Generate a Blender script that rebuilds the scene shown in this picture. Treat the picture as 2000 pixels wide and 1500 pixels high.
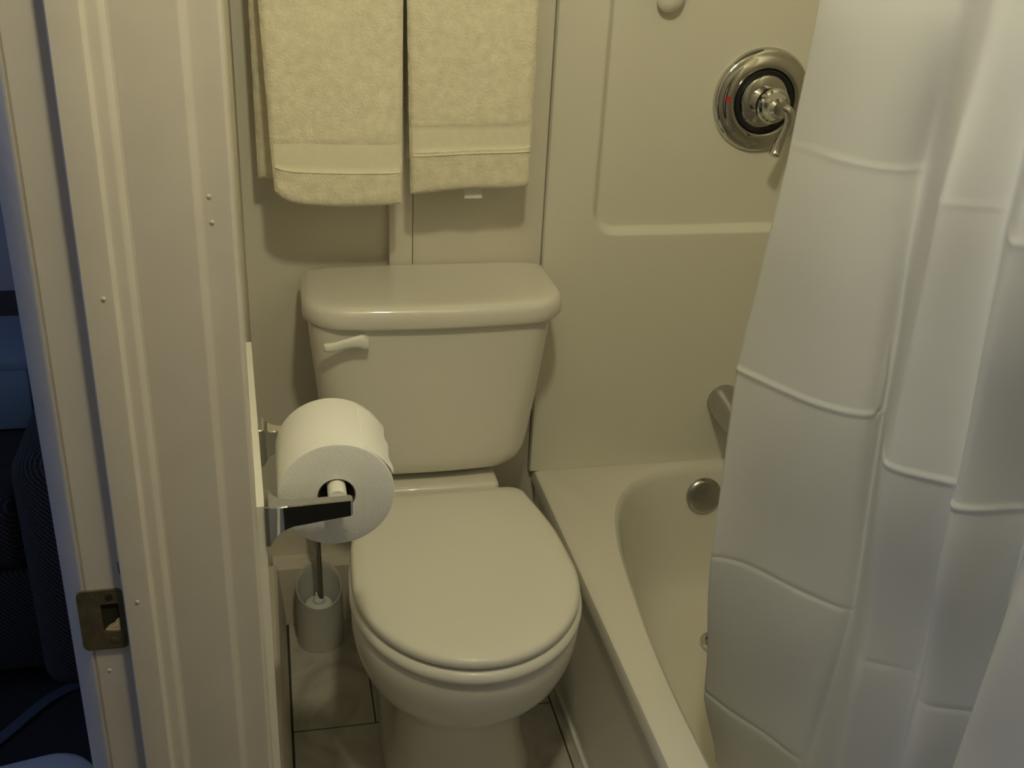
import bpy, bmesh, math, random
from mathutils import Vector, Matrix, noise

random.seed(7)
for o in list(bpy.data.objects):
    bpy.data.objects.remove(o, do_unlink=True)
S = bpy.context.scene
C = S.collection
PI = math.pi

# ------------------------------------------------------------------ camera
cam_d = bpy.data.cameras.new('camera')
cam = bpy.data.objects.new('camera', cam_d)
C.objects.link(cam)
cam_d.sensor_fit = 'HORIZONTAL'
cam_d.sensor_width = 36.0
cam_d.lens = 36.0 * 2100.16 / 2000.0
cam_d.clip_start = 0.01
RX = Vector((0.97639841, -0.21075107, 0.04722422))
DN = Vector((-0.05032998, -0.43466201, -0.89918621))
FW = Vector((0.21003103, 0.87558719, -0.43501039))
m = Matrix.Identity(4)
for i in range(3):
    m[i][0] = RX[i]
    m[i][1] = -DN[i]
    m[i][2] = -FW[i]
m[2][3] = 1.4848
cam.matrix_world = m
S.camera = cam

# ------------------------------------------------------------------ world, light, exposure
w = bpy.data.worlds.new('world')
S.world = w
w.use_nodes = True
w.node_tree.nodes['Background'].inputs[0].default_value = (0.10, 0.14, 0.30, 1)
w.node_tree.nodes['Background'].inputs[1].default_value = 0.02
S.view_settings.view_transform = 'Standard'
S.view_settings.look = 'None'
S.view_settings.exposure = 0.0
S.view_settings.gamma = 1.0
S.view_settings.use_curve_mapping = False
LAMP = Vector((0.19, 0.54, 2.25))
LAMP_COL = (1.0, 0.925, 0.615)
LAMP_W = 26.0
# daylight from the bedroom window, far off to the left
ad = bpy.data.lights.new('bedroom_daylight', 'AREA')
ad.shape = 'RECTANGLE'
ad.size = 1.0
ad.size_y = 1.1
ad.energy = 9.0
ad.color = (0.40, 0.55, 1.0)
ao = bpy.data.objects.new('bedroom_daylight', ad)
C.objects.link(ao)
ao.location = (-2.75, 0.75, 1.45)
ao.rotation_euler = (0, math.radians(-90), 0)


# ------------------------------------------------------------------ materials
def pbr(name, col, rough=0.5, metal=0.0, bump=0.0, bscale=200.0, var=0.0, vscale=8.0, coat=0.0, sheen=0.0, detail=3.0):
    mt = bpy.data.materials.new(name)
    mt.use_nodes = True
    nt = mt.node_tree
    b = nt.nodes['Principled BSDF']
    b.inputs['Base Color'].default_value = (*col, 1)
    b.inputs['Roughness'].default_value = rough
    b.inputs['Metallic'].default_value = metal
    b.inputs['Coat Weight'].default_value = coat
    b.inputs['Coat Roughness'].default_value = 0.04
    b.inputs['Sheen Weight'].default_value = sheen
    tc = nt.nodes.new('ShaderNodeTexCoord')
    if var > 0:
        n = nt.nodes.new('ShaderNodeTexNoise')
        n.inputs['Scale'].default_value = vscale
        n.inputs['Detail'].default_value = 4
        r = nt.nodes.new('ShaderNodeValToRGB')
        r.color_ramp.elements[0].position = 0.3
        r.color_ramp.elements[1].position = 0.7
        r.color_ramp.elements[0].color = (*[c * (1 - var) for c in col], 1)
        r.color_ramp.elements[1].color = (*[min(1, c * (1 + var * 0.4)) for c in col], 1)
        nt.links.new(tc.outputs['Object'], n.inputs['Vector'])
        nt.links.new(n.outputs['Fac'], r.inputs['Fac'])
        nt.links.new(r.outputs['Color'], b.inputs['Base Color'])
    if bump > 0:
        n2 = nt.nodes.new('ShaderNodeTexNoise')
        n2.inputs['Scale'].default_value = bscale
        n2.inputs['Detail'].default_value = detail
        bp = nt.nodes.new('ShaderNodeBump')
        bp.inputs['Strength'].default_value = bump
        bp.inputs['Distance'].default_value = 0.002
        nt.links.new(tc.outputs['Object'], n2.inputs['Vector'])
        nt.links.new(n2.outputs['Fac'], bp.inputs['Height'])
        nt.links.new(bp.outputs['Normal'], b.inputs['Normal'])
    return mt


M = {}
M['wall'] = pbr('wall_paint', (0.77, 0.73, 0.63), 0.6, bump=0.15, bscale=120, var=0.03, vscale=5)
M['wall_low_bounce'] = pbr('unseen_low_bounce_wall', (0.17, 0.155, 0.13), 0.8, bump=0.1, bscale=120)  # for unseen walls and ceiling, darkened to cut bounced fill light
M['wall2'] = pbr('bedroom_paint', (0.62, 0.62, 0.62), 0.7, bump=0.1, bscale=120)
M['trim'] = pbr('trim_gloss_paint', (0.74, 0.68, 0.59), 0.38, bump=0.12, bscale=70, var=0.04, vscale=14)
M['board'] = pbr('white_board_paint', (0.86, 0.85, 0.78), 0.4, bump=0.05, bscale=90)
M['surround'] = pbr('surround_fibreglass', (0.80, 0.78, 0.68), 0.32, bump=0.04, bscale=60, var=0.02, vscale=3)
M['tub'] = pbr('tub_enamel', (0.82, 0.80, 0.72), 0.2, coat=0.3, var=0.02, vscale=3)
M['porc'] = pbr('porcelain', (0.80, 0.77, 0.69), 0.35, coat=0.8)
M['plastic'] = pbr('seat_plastic', (0.86, 0.84, 0.76), 0.4, coat=0.5)
M['handle_plastic'] = pbr('lever_plastic', (0.90, 0.88, 0.80), 0.3)
M['towel'] = pbr('terry_cloth', (0.92, 0.85, 0.65), 0.95, bump=1.0, bscale=300, var=0.11, vscale=60, sheen=0.4, detail=5)
M['towel_band'] = pbr('flat_weave_cloth', (0.90, 0.845, 0.66), 0.9, bump=0.3, bscale=700, var=0.03, vscale=90, sheen=0.2)
M['paper'] = pbr('tissue_paper', (0.93, 0.92, 0.88), 0.95, bump=0.25, bscale=260)
M['card'] = pbr('grey_brown_cardboard', (0.16, 0.11, 0.075), 0.9, bump=0.2, bscale=300)
M['chrome'] = pbr('chrome', (0.62, 0.62, 0.60), 0.07, metal=1.0)
M['satin'] = pbr('satin_chrome', (0.50, 0.50, 0.48), 0.22, metal=1.0)
M['darkring'] = pbr('black_rubber_ring', (0.012, 0.012, 0.014), 0.4)
M['red'] = pbr('red_enamel', (0.55, 0.03, 0.03), 0.4)
M['strike'] = pbr('aged_brass', (0.23, 0.185, 0.105), 0.42, metal=0.55, bump=0.3, bscale=300, var=0.25, vscale=60)
M['hole'] = pbr('dark_wood_hole', (0.03, 0.022, 0.015), 0.9)
M['chipped'] = pbr('splintered_wood', (0.72, 0.60, 0.38), 0.8, bump=0.6, bscale=400)
M['brush_pl'] = pbr('brush_pot_plastic', (0.62, 0.615, 0.58), 0.35)
M['bristle'] = pbr('white_bristles', (0.82, 0.84, 0.84), 0.8, bump=0.8, bscale=500)
M['grout'] = pbr('dark_grout', (0.06, 0.055, 0.045), 0.9, bump=0.3, bscale=300)
M['chair'] = None
M['wood'] = pbr('dark_wood', (0.075, 0.052, 0.038), 0.5, bump=0.1, bscale=80, var=0.3, vscale=20)
M['bluebox'] = pbr('blue_card', (0.30, 0.40, 0.50), 0.7)
M['bin'] = pbr('pale_plastic', (0.62, 0.68, 0.74), 0.4)
M['carpet'] = pbr('dark_carpet', (0.03, 0.028, 0.03), 0.95, bump=0.8, bscale=400)
M['strap'] = pbr('pale_strap', (0.10, 0.13, 0.17), 0.5)
M['lampglass'] = pbr('lamp_glass', (0.9, 0.88, 0.8), 0.4)
bn = M['lampglass'].node_tree.nodes['Principled BSDF']
bn.inputs['Emission Color'].default_value = (1.0, 0.82, 0.5, 1)
bn.inputs['Emission Strength'].default_value = 1.6


def curtain_mat():
    mt = bpy.data.materials.new('curtain_fabric')
    mt.use_nodes = True
    nt = mt.node_tree
    b = nt.nodes['Principled BSDF']
    b.inputs['Base Color'].default_value = (0.84, 0.85, 0.86, 1)
    b.inputs['Roughness'].default_value = 0.6
    tc = nt.nodes.new('ShaderNodeTexCoord')
    n = nt.nodes.new('ShaderNodeTexNoise')
    n.inputs['Scale'].default_value = 9
    n.inputs['Detail'].default_value = 6
    bp = nt.nodes.new('ShaderNodeBump')
    bp.inputs['Strength'].default_value = 0.35
    bp.inputs['Distance'].default_value = 0.004
    nt.links.new(tc.outputs['Object'], n.inputs['Vector'])
    nt.links.new(n.outputs['Fac'], bp.inputs['Height'])
    nt.links.new(bp.outputs['Normal'], b.inputs['Normal'])
    tr = nt.nodes.new('ShaderNodeBsdfTranslucent')
    tr.inputs['Color'].default_value = (0.72, 0.72, 0.70, 1)
    mx = nt.nodes.new('ShaderNodeMixShader')
    mx.inputs[0].default_value = 0.18
    out = nt.nodes['Material Output']
    nt.links.new(b.outputs[0], mx.inputs[1])
    nt.links.new(tr.outputs[0], mx.inputs[2])
    nt.links.new(mx.outputs[0], out.inputs['Surface'])
    return mt


M['curtain'] = curtain_mat()


def tile_mat():
    mt = bpy.data.materials.new('marbled_floor_tile')
    mt.use_nodes = True
    nt = mt.node_tree
    b = nt.nodes['Principled BSDF']
    b.inputs['Roughness'].default_value = 0.32
    tc = nt.nodes.new('ShaderNodeTexCoord')
    n = nt.nodes.new('ShaderNodeTexNoise')
    n.inputs['Scale'].default_value = 7
    n.inputs['Detail'].default_value = 7
    n.inputs['Distortion'].default_value = 1.8
    r = nt.nodes.new('ShaderNodeValToRGB')
    e = r.color_ramp.elements
    e[0].position = 0.3
    e[0].color = (0.36, 0.34, 0.30, 1)
    e[1].position = 0.62
    e[1].color = (0.58, 0.56, 0.50, 1)
    nt.links.new(tc.outputs['Object'], n.inputs['Vector'])
    nt.links.new(n.outputs['Fac'], r.inputs['Fac'])
    nt.links.new(r.outputs['Color'], b.inputs['Base Color'])
    return mt


M['tile'] = tile_mat()


def herring_mat():
    mt = bpy.data.materials.new('dark_herringbone_weave')
    mt.use_nodes = True
    nt = mt.node_tree
    b = nt.nodes['Principled BSDF']
    b.inputs['Roughness'].default_value = 0.95
    tc = nt.nodes.new('ShaderNodeTexCoord')
    mp = nt.nodes.new('ShaderNodeMapping')
    mp.inputs['Rotation'].default_value = (0.3, 0.5, 0.8)
    wv = nt.nodes.new('ShaderNodeTexWave')
    wv.inputs['Scale'].default_value = 55
    wv.inputs['Distortion'].default_value = 2.5
    wv.inputs['Detail'].default_value = 2
    wv.inputs['Detail Scale'].default_value = 9
    r = nt.nodes.new('ShaderNodeValToRGB')
    e = r.color_ramp.elements
    e[0].position = 0.45
    e[0].color = (0.020, 0.019, 0.022, 1)
    e[1].position = 0.75
    e[1].color = (0.085, 0.075, 0.072, 1)
    nt.links.new(tc.outputs['Object'], mp.inputs['Vector'])
    nt.links.new(mp.outputs['Vector'], wv.inputs['Vector'])
    nt.links.new(wv.outputs['Color'], r.inputs['Fac'])
    nt.links.new(r.outputs['Color'], b.inputs['Base Color'])
    return mt


M['chair'] = herring_mat()


# ------------------------------------------------------------------ helpers
def tag(o, label=None, cat=None, group=None, kind=None):
    if label:
        o['label'] = label
    if cat:
        o['category'] = cat
    if group:
        o['group'] = group
    if kind:
        o['kind'] = kind
    return o


def empty(name, loc=(0, 0, 0)):
    o = bpy.data.objects.new(name, None)
    C.objects.link(o)
    o.location = loc
    return o


def link(name, me, mat, parent=None, smooth=True, angle=40):
    me.materials.append(mat)
    if smooth:
        for p in me.polygons:
            p.use_smooth = True
        try:
            me.set_sharp_from_angle(angle=math.radians(angle))
        except Exception:
            pass
    o = bpy.data.objects.new(name, me)
    C.objects.link(o)
    if parent is not None:
        o.parent = parent
        base = parent
        off = Vector((0, 0, 0))
        while base is not None:
            off += base.location
            base = base.parent
        me.transform(Matrix.Translation(-off))
    return o


def pyd(name, vs, fs, mat, parent=None, smooth=True, angle=40):
    me = bpy.data.meshes.new(name)
    me.from_pydata([tuple(v) for v in vs], [], fs)
    bm = bmesh.new()
    bm.from_mesh(me)
    bmesh.ops.recalc_face_normals(bm, faces=bm.faces[:])
    bm.to_mesh(me)
    bm.free()
    me.update()
    return link(name, me, mat, parent, smooth, angle)


def box(name, lo, hi, mat, parent=None, r=0.0, seg=2, rot=None):
    bm = bmesh.new()
    bmesh.ops.create_cube(bm, size=1)
    for v in bm.verts:
        v.co = Vector(((lo[i] + hi[i]) / 2 + v.co[i] * (hi[i] - lo[i]) for i in range(3)))
    if r > 0:
        bmesh.ops.bevel(bm, geom=bm.edges[:], offset=r, segments=seg, profile=0.5, affect='EDGES')
    if rot:
        c = Vector([(lo[i] + hi[i]) / 2 for i in range(3)])
        bmesh.ops.rotate(bm, verts=bm.verts[:], cent=c, matrix=rot)
    me = bpy.data.meshes.new(name)
    bm.to_mesh(me)
    bm.free()
    return link(name, me, mat, parent, r > 0)


def prism(name, poly, z0, z1, mat, parent=None, smooth=True, angle=30):
    n = len(poly)
    vs = [(p[0], p[1], z0) for p in poly] + [(p[0], p[1], z1) for p in poly]
    fs = [(i, (i + 1) % n, n + (i + 1) % n, n + i) for i in range(n)]
    fs += [tuple(range(n))[::-1], tuple(range(n, 2 * n))]
    return pyd(name, vs, fs, mat, parent, smooth, angle)


def loft(name, loops, mat, parent=None, cap0=True, cap1=True, smooth=True, angle=40):
    n = len(loops[0])
    vs = [p for l in loops for p in l]
    fs = []
    for k in range(len(loops) - 1):
        for i in range(n):
            j = (i + 1) % n
            fs.append((k * n + i, k * n + j, (k + 1) * n + j, (k + 1) * n + i))
    if cap0:
        fs.append(tuple(range(n))[::-1])
    if cap1:
        b = (len(loops) - 1) * n
        fs.append(tuple(range(b, b + n)))
    return pyd(name, vs, fs, mat, parent, smooth, angle)


def lathe(name, prof, origin, axis, mat, parent=None, n=48, closed=False, angle=35):
    """prof: (radius, along axis); axis: unit vector"""
    a = Vector(axis).normalized()
    u = a.orthogonal().normalized()
    v = a.cross(u)
    o = Vector(origin)
    loops = []
    for (r, h) in prof:
        r = max(r, 1e-5)
        loops.append([o + a * h + (u * math.cos(2 * PI * i / n) + v * math.sin(2 * PI * i / n)) * r for i in range(n)])
    if closed:
        loops.append(loops[0])
        return loft(name, loops, mat, parent, False, False, True, angle)
    return loft(name, loops, mat, parent, True, True, True, angle)


def tube(name, pts, rad, mat, parent=None, n=12):
    pts = [Vector(p) for p in pts]
    loops = []
    up = Vector((0.13, 0.21, 0.97))
    for i, p in enumerate(pts):
        t = (pts[min(i + 1, len(pts) - 1)] - pts[max(i - 1, 0)]).normalized()
        u = t.cross(up).normalized()
        v = t.cross(u)
        r = rad[i] if isinstance(rad, (list, tuple)) else rad
        loops.append([p + (u * math.cos(2 * PI * k / n) + v * math.sin(2 * PI * k / n)) * r for k in range(n)])
    return loft(name, loops, mat, parent, True, True)


def spline(pts, n):
    """Catmull-Rom through pts (any dimension), n samples"""
    out = []
    k = len(pts) - 1
    for s in range(n):
        t = s / (n - 1) * k
        i = min(int(t), k - 1)
        f = t - i
        p0 = pts[max(i - 1, 0)]
        p1 = pts[i]
        p2 = pts[i + 1]
        p3 = pts[min(i + 2, k)]
        out.append([0.5 * (2 * b + (c - a) * f + (2 * a - 5 * b + 4 * c - d) * f * f + (3 * b - a - 3 * c + d) * f ** 3)
                    for a, b, c, d in zip(p0, p1, p2, p3)])
    return out


def lerp_tab(tab, x):
    """piecewise linear table of (x, v1, v2...), sorted by x"""
    if x <= tab[0][0]:
        return tab[0][1:]
    for a, b in zip(tab, tab[1:]):
        if x <= b[0]:
            f = (x - a[0]) / (b[0] - a[0])
            return tuple(p + (q - p) * f for p, q in zip(a[1:], b[1:]))
    return tab[-1][1:]


# ------------------------------------------------------------------ room shell
YB = 1.905          # back wall plane
CEIL = 2.48


def wx(y):          # the left wall runs very slightly off square
    if y < 1.5:
        return -0.0335 - 0.0310 * (y - 1.05)
    return -0.04745 - 0.0065 * (y - 1.5)


def bx(y):          # front face of the white board on the left wall
    return -0.0245 - 0.0330 * (y - 1.046)



prism('wall_left', [(-0.205, 1.022), (-0.0345, 1.022), (wx(1.05) - 0.0005, 1.05), (wx(1.5), 1.5), (wx(YB), YB + 0.0139), (-0.205, YB + 0.0139)], 0, CEIL, M['wall'], smooth=False)['kind'] = 'structure'
box('wall_left_near', (-0.205, -0.80, 0), (-0.030, -0.02, CEIL), M['wall_low_bounce'])['kind'] = 'structure'
box('wall_left_lintel', (-0.205, -0.02, 2.06), (-0.0345, 1.022, CEIL), M['wall'])['kind'] = 'structure'
wb = empty('wall_back')
wb['kind'] = 'structure'
box('wall_plaster', (-0.30, YB + 0.014, 0), (0.4990, YB + 0.10, CEIL), M['wall'], wb)
box('wall_backing', (0.4990, YB, 0), (1.45, YB + 0.10, CEIL), M['wall'], wb)
box('wall_panel', (0.2522, YB - 0.0100, 0.16), (0.4975, YB + 0.014, CEIL), M['wall'], wb, r=0.0015)
box('batten', (0.2085, YB - 0.0105, 0.16), (0.2512, YB + 0.014, CEIL), M['wall'], wb, r=0.002)
box('wall_front', (-0.205, -0.90, 0), (1.45, -0.80, CEIL), M['wall_low_bounce'])['kind'] = 'structure'
box('wall_right', (1.27, -0.80, 0), (1.40, YB, CEIL), M['wall'])['kind'] = 'structure'
box('wall_tub_end', (0.515, 0.20, 0), (1.27, 0.295, CEIL), M['wall'])['kind'] = 'structure'
box('ceiling', (-0.205, -0.90, CEIL), (1.45, YB + 0.1, CEIL + 0.1), M['wall_low_bounce'])['kind'] = 'structure'

# floor with its tiles
fl = empty('floor')
fl['kind'] = 'structure'
box('grout_bed', (-0.21, -0.80, -0.06), (1.27, YB + 0.012, -0.0015), M['grout'], fl)
TS = 0.344
G = 0.0013
tys = [YB + 0.01, 1.570, 1.226, 0.882, 0.538, 0.194]
for k, (a, b) in enumerate(zip(tys[1:], tys)):
    xc = 0.145 if k % 2 == 0 else 0.317
    for (x0, x1) in ((-0.0105, xc), (xc, 0.489)):
        box('tile', (x0 + G, a + G, -0.02), (x1 - G, b - G, 0.0), M['tile'], fl, r=0.001, seg=1)
box('edge_tile', (0.489 + G, 0.194, -0.02), (0.5200, YB, -0.0006), M['tile'], fl, r=0.001, seg=1)
box('floor_dark_reflected', (-0.205, -0.80, -0.03), (1.27, 0.193, 0.001), M['carpet'])['kind'] = 'structure'  # dark floor added out of view so the chrome brackets reflect black

# baseboards
pl = []
for (t, z) in ((-0.0, 0.0), (0.0, 0.02), (-0.010, 0.135), (-0.013, 0.150), (-0.018, 0.155)):
    pl.append((t, z))
vs = []
fs = []
for yy in (1.03, YB - 0.0155):
    f0 = -0.0122 - 0.002 * (yy - 1.03)
    vs += [(f0 + t, yy, z) for t, z in pl] + [(wx(yy) - 0.004, yy, 0.155), (wx(yy) - 0.004, yy, 0)]
k = len(pl) + 2
fs = [(i, (i + 1) % k, k + (i + 1) % k, k + i) for i in range(k)] + [tuple(range(k)), tuple(range(k, 2 * k))]
pyd('baseboard_left', vs, fs, M['trim'], angle=25)['kind'] = 'structure'
prof = [(YB + 0.0138, 0), (YB - 0.016, 0), (YB - 0.016, 0.142), (YB - 0.010, 0.152), (YB - 0.007, 0.157), (YB + 0.0138, 0.157)]
vs = [(x, y, z) for x in (-0.035, 0.498) for y, z in prof]
k = len(prof)
fs = [(i, (i + 1) % k, k + (i + 1) % k, k + i) for i in range(k)] + [tuple(range(k)), tuple(range(k, 2 * k))]
pyd('baseboard_back', vs, fs, M['trim'], angle=25)['kind'] = 'structure'

# ------------------------------------------------------------------ door frame (facing the camera, on the left)
df = empty('trim_1', (-0.12, 1.0, 0))
df['kind'] = 'structure'
ZT = 2.06
prism('jamb_board', [(-0.2150, 1.0015), (-0.2125, 0.9995), (-0.150, 0.9995), (-0.150, 1.021), (-0.2150, 1.021)], 0, ZT, M['trim'], df)
prism('stop_moulding', [(-0.1745, 1.0000), (-0.1745, 0.9865), (-0.1730, 0.9845), (-0.1495, 0.9845), (-0.1470, 0.9852), (-0.1432, 0.9898),
                        (-0.1405, 0.9908), (-0.1345, 0.9910), (-0.1322, 0.9918), (-0.1278, 0.9965), (-0.1250, 0.9972), (-0.1250, 1.0000)], 0, ZT, M['trim'], df)
prism('casing_strip', [(-0.1249, 0.9972), (-0.0705, 0.9985), (-0.0688, 0.9990), (-0.0640, 1.0040), (-0.0610, 1.0050),
                       (-0.0420, 1.0055), (-0.0370, 1.0065), (-0.0340, 1.0095), (-0.0330, 1.0140), (-0.0330, 1.0460), (-0.0360, 1.0460), (-0.0360, 1.0210), (-0.1249, 1.0210)], 0.0, ZT, M['trim'], df)
prism('outer_casing', [(-0.2152, 0.9990), (-0.2175, 0.9994), (-0.2195, 1.0008), (-0.2365, 1.0140), (-0.2385, 1.0175), (-0.2385, 1.0600), (-0.2152, 1.0600)], 0, ZT, M['trim'], df)
# near jamb and head close the opening
box('jamb_board', (-0.2150, -0.019, 0), (-0.030, 0.001, ZT), M['trim'], df, r=0.002)
box('head_board', (-0.2150, 0.002, ZT - 0.02), (-0.034, 0.985, ZT), M['trim'], df, r=0.002)
# strike plate with a latch hole
sx0, sx1, sz0, sz1 = -0.2235, -0.1765, 0.692, 0.770
hx0, hx1, hz0, hz1 = -0.2005, -0.1820, 0.715, 0.752


def rrect(x0, x1, z0, z1, r, n=6):
    pts = []
    for cx, cz, a0 in ((x1 - r, z1 - r, 0), (x0 + r, z1 - r, 90), (x0 + r, z0 + r, 180), (x1 - r, z0 + r, 270)):
        for k in range(n):
            a = math.radians(a0 + 90 * k / (n - 1))
            pts.append((cx + r * math.cos(a), cz + r * math.sin(a)))
    return pts


oo = rrect(sx0, sx1, sz0, sz1, 0.007)
ii = rrect(hx0, hx1, hz0, hz1, 0.002)
yf, yk = 0.9962, 0.9992
sp = loft('strike_plate', [[(x, yk, z) for x, z in oo], [(x, yf, z) for x, z in oo], [(x, yf, z) for x, z in ii], [(x, yk, z) for x, z in ii]],
          M['strike'], df, False, False, True, 30)
sp['label'] = 'dull brass strike plate with latch hole'
box('latch_pocket', (hx0 - 0.001, 0.9986, hz0 - 0.001), (hx1 + 0.001, 0.9993, hz1 + 0.001), M['hole'], sp)
pyd('wood_splinter', [(-0.1990, 0.9975, 0.7165), (-0.1860, 0.9970, 0.7155), (-0.1828, 0.9975, 0.7290), (-0.1850, 0.9970, 0.7315), (-0.1880, 0.9965, 0.7275), (-0.1930, 0.9968, 0.7250), (-0.1985, 0.9972, 0.7190),
                      (-0.1990, 0.9988, 0.7155), (-0.1825, 0.9988, 0.7150), (-0.1822, 0.9988, 0.7320)],
    [(0, 1, 2, 3, 4, 5, 6), (0, 7, 8, 1), (1, 8, 9, 2), (2, 9, 3)], M['chipped'], sp)
for zz in (0.761, 0.7035):
    lathe('screw', [(0.0042, 0), (0.0042, 0.0008), (0.003, 0.0012), (0.0, 0.0008)], (-0.1905, yf + 0.0004, zz), (0, -1, 0), M['hole'] if zz > 0.75 else M['strike'], sp, 16)
for (x, z) in ((-0.1560, 1.105), (-0.1605, 0.760), (-0.0560, 1.195), (-0.0550, 1.170), (-0.2010, 0.660)):
    y = 0.9845 if x < -0.13 and x > -0.175 else (1.0052 if x > -0.07 else 0.9995)
    lathe('paint_blister', [(0.0024, 0), (0.0019, 0.0012), (0.0, 0.0018)], (x, y + 0.0004, z), (0, -1, 0), M['trim'], df, 10)
box('dark_gouge', (-0.1775, 0.9982, 0.788), (-0.1752, 0.9996, 0.803), M['hole'], df, r=0.0003)

# white backing board on the left wall behind the paper holder
vs = []
for yy in (1.046, 1.505):
    vs += [(wx(yy) - 0.001, yy, 0.156), (bx(yy), yy, 0.156), (bx(yy), yy, 0.829), (wx(yy) - 0.001, yy, 0.829)]
bo = pyd('wainscot_board', vs, [(0, 1, 2, 3), (4, 5, 6, 7), (0, 1, 5, 4), (1, 2, 6, 5), (2, 3, 7, 6), (3, 0, 4, 7)], M['board'], smooth=False)
tag(bo, 'thin white board on the left wall behind the paper holder', 'board')

# ------------------------------------------------------------------ tub surround
X0, X1 = 0.4995, 1.268
rx0, rz0 = 0.590, 0.853       # recess


def surround_y(x, z):
    # depth of the recess: smooth step over its border, rounded corner
    r = 0.05
    dx = x - rx0
    dz = z - rz0
    if dx < r and dz < r:
        d = r - math.hypot(r - dx, r - dz)
    else:
        d = min(dx, dz)
    f = max(0.0, min(1.0, d / 0.016))
    f = f * f * (3 - 2 * f)
    return 0.017 * f


xs = sorted(set([X0, X0 + 0.002] + [X0 + 0.01 + i * 0.03 for i in range(3)] + [rx0 - 0.004 + i * 0.0025 for i in range(30)] + [rx0 + 0.075 + i * 0.04 for i in range(16)] + [X1]))
xs = [x for x in xs if x <= X1]
zs = sorted(set([0.3422, 0.5, 0.7] + [rz0 - 0.004 + i * 0.0025 for i in range(30)] + [rz0 + 0.075 + i * 0.1 for i in range(11)] + [2.05]))
vs = []
fs = []
for z in zs:
    for x in xs:
        yy = YB - 0.020 + surround_y(x, z)
        if x < X0 + 0.001:
            yy = YB - 0.0155
        vs.append((x, yy, z))
nx = len(xs)
for j in range(len(zs) - 1):
    for i in range(nx - 1):
        fs.append((j * nx + i, j * nx + i + 1, (j + 1) * nx + i + 1, (j + 1) * nx + i))
nb = len(vs)
for j in range(len(zs)):
    vs.append((X0, YB - 0.0002, zs[j]))
for j in range(len(zs) - 1):
    fs.append((j * nx, (j + 1) * nx, nb + j + 1, nb + j))
t0 = len(vs)
for x in xs:
    vs.append((x, YB - 0.0002, zs[-1]))
j = len(zs) - 1
for i in range(nx - 1):
    fs.append((j * nx + i, j * nx + i + 1, t0 + i + 1, t0 + i))
su = pyd('tub_surround', vs, fs, M['surround'], angle=60)
tag(su, 'cream fibreglass tub surround panel with recessed field above the tub', 'wall panel')
SY = YB - 0.020     # plain surround face
RY = YB - 0.003     # recessed face

# ------------------------------------------------------------------ bathtub
TX0, TX1, TY0, TY1, TZ = 0.5085, 1.266, 0.298, YB - 0.004, 0.342
half = [(0.5690, 1.02), (0.5695, 1.10), (0.5700, 1.19), (0.5760, 1.32), (0.5850, 1.42), (0.6010, 1.56), (0.6180, 1.65), (0.6400, 1.72), (0.6700, 1.775),
        (0.7100, 1.815), (0.7500, 1.839), (0.7950, 1.853), (0.8450, 1.859), (0.89, 1.860)]
hs = spline(half, 60)
right = [(1.78 - x, y) for x, y in hs[::-1]][1:]
topc = hs + right                              # from left side at y 1.02 round to right side at y 1.02
cy = 0.5 * (0.40 + 1.860)
bot = [(x, 2 * cy - y) for x, y in topc[::-1]]
bot = [(x, y) for x, y in bot if y < 1.0]
cont = topc + bot
cx = 0.89
NC = len(cont)


def offs(d):
    out = []
    for i in range(NC):
        a = Vector(cont[i - 1])
        b = Vector(cont[(i + 1) % NC])
        t = (b - a).normalized()
        nrm = Vector((t.y, -t.x))
        p = Vector(cont[i])
        if (Vector((cx, cy)) - p).dot(nrm) < 0:
            nrm = -nrm
        out.append(p + nrm * d)
    return out


def rect_loop(ins, z):
    out = []
    x0, x1, y0, y1 = TX0 + ins, TX1 - ins, TY0 + ins, TY1 - ins
    for (x, y) in cont:
        dx, dy = x - cx, y - cy
        k = 1e9
        if dx > 1e-6:
            k = min(k, (x1 - cx) / dx)
        if dx < -1e-6:
            k = min(k, (x0 - cx) / dx)
        if dy > 1e-6:
            k = min(k, (y1 - cy) / dy)
        if dy < -1e-6:
            k = min(k, (y0 - cy) / dy)
        out.append([cx + dx * k, cy + dy * k, z])
    for (qx, qy) in ((x0, y0), (x0, y1), (x1, y0), (x1, y1)):
        b = min(out, key=lambda p: (p[0] - qx) ** 2 + (p[1] - qy) ** 2)
        b[0], b[1] = qx, qy
    return [tuple(p) for p in out]


loops = [rect_loop(0.004, 0.0), rect_loop(0.004, 0.05), rect_loop(0.008, 0.06), rect_loop(0.008, 0.300), rect_loop(0.0, 0.312), rect_loop(0.0, TZ - 0.010), rect_loop(0.003, TZ - 0.003), rect_loop(0.010, TZ)]
for d, z in ((-0.012, TZ), (-0.003, TZ - 0.001), (0.003, TZ - 0.006), (0.008, TZ - 0.018), (0.018, 0.28), (0.034, 0.20), (0.052, 0.13), (0.070, 0.095), (0.095, 0.073), (0.125, 0.064), (0.150, 0.061)):
    loops.append([(p.x, p.y, z) for p in offs(d)])
last = loops[-1]
for k, z in ((0.85, 0.0595), (0.6, 0.058), (0.3, 0.057)):
    loops.append([(cx + (p[0] - cx) * k, cy + (p[1] - cy) * k, z) for p in last])
tb = empty('bathtub', (cx, cy, 0))
loft('tub_shell', loops, M['tub'], tb, True, True, True, 30)
tag(tb, 'cream alcove bathtub with rounded end beside the toilet', 'bathtub')
tube('caulk_bead', [(0.5100, 0.31, 0.0025), (0.5100, YB - 0.02, 0.0025)], 0.0045, M['board'], tb, 10)
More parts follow.
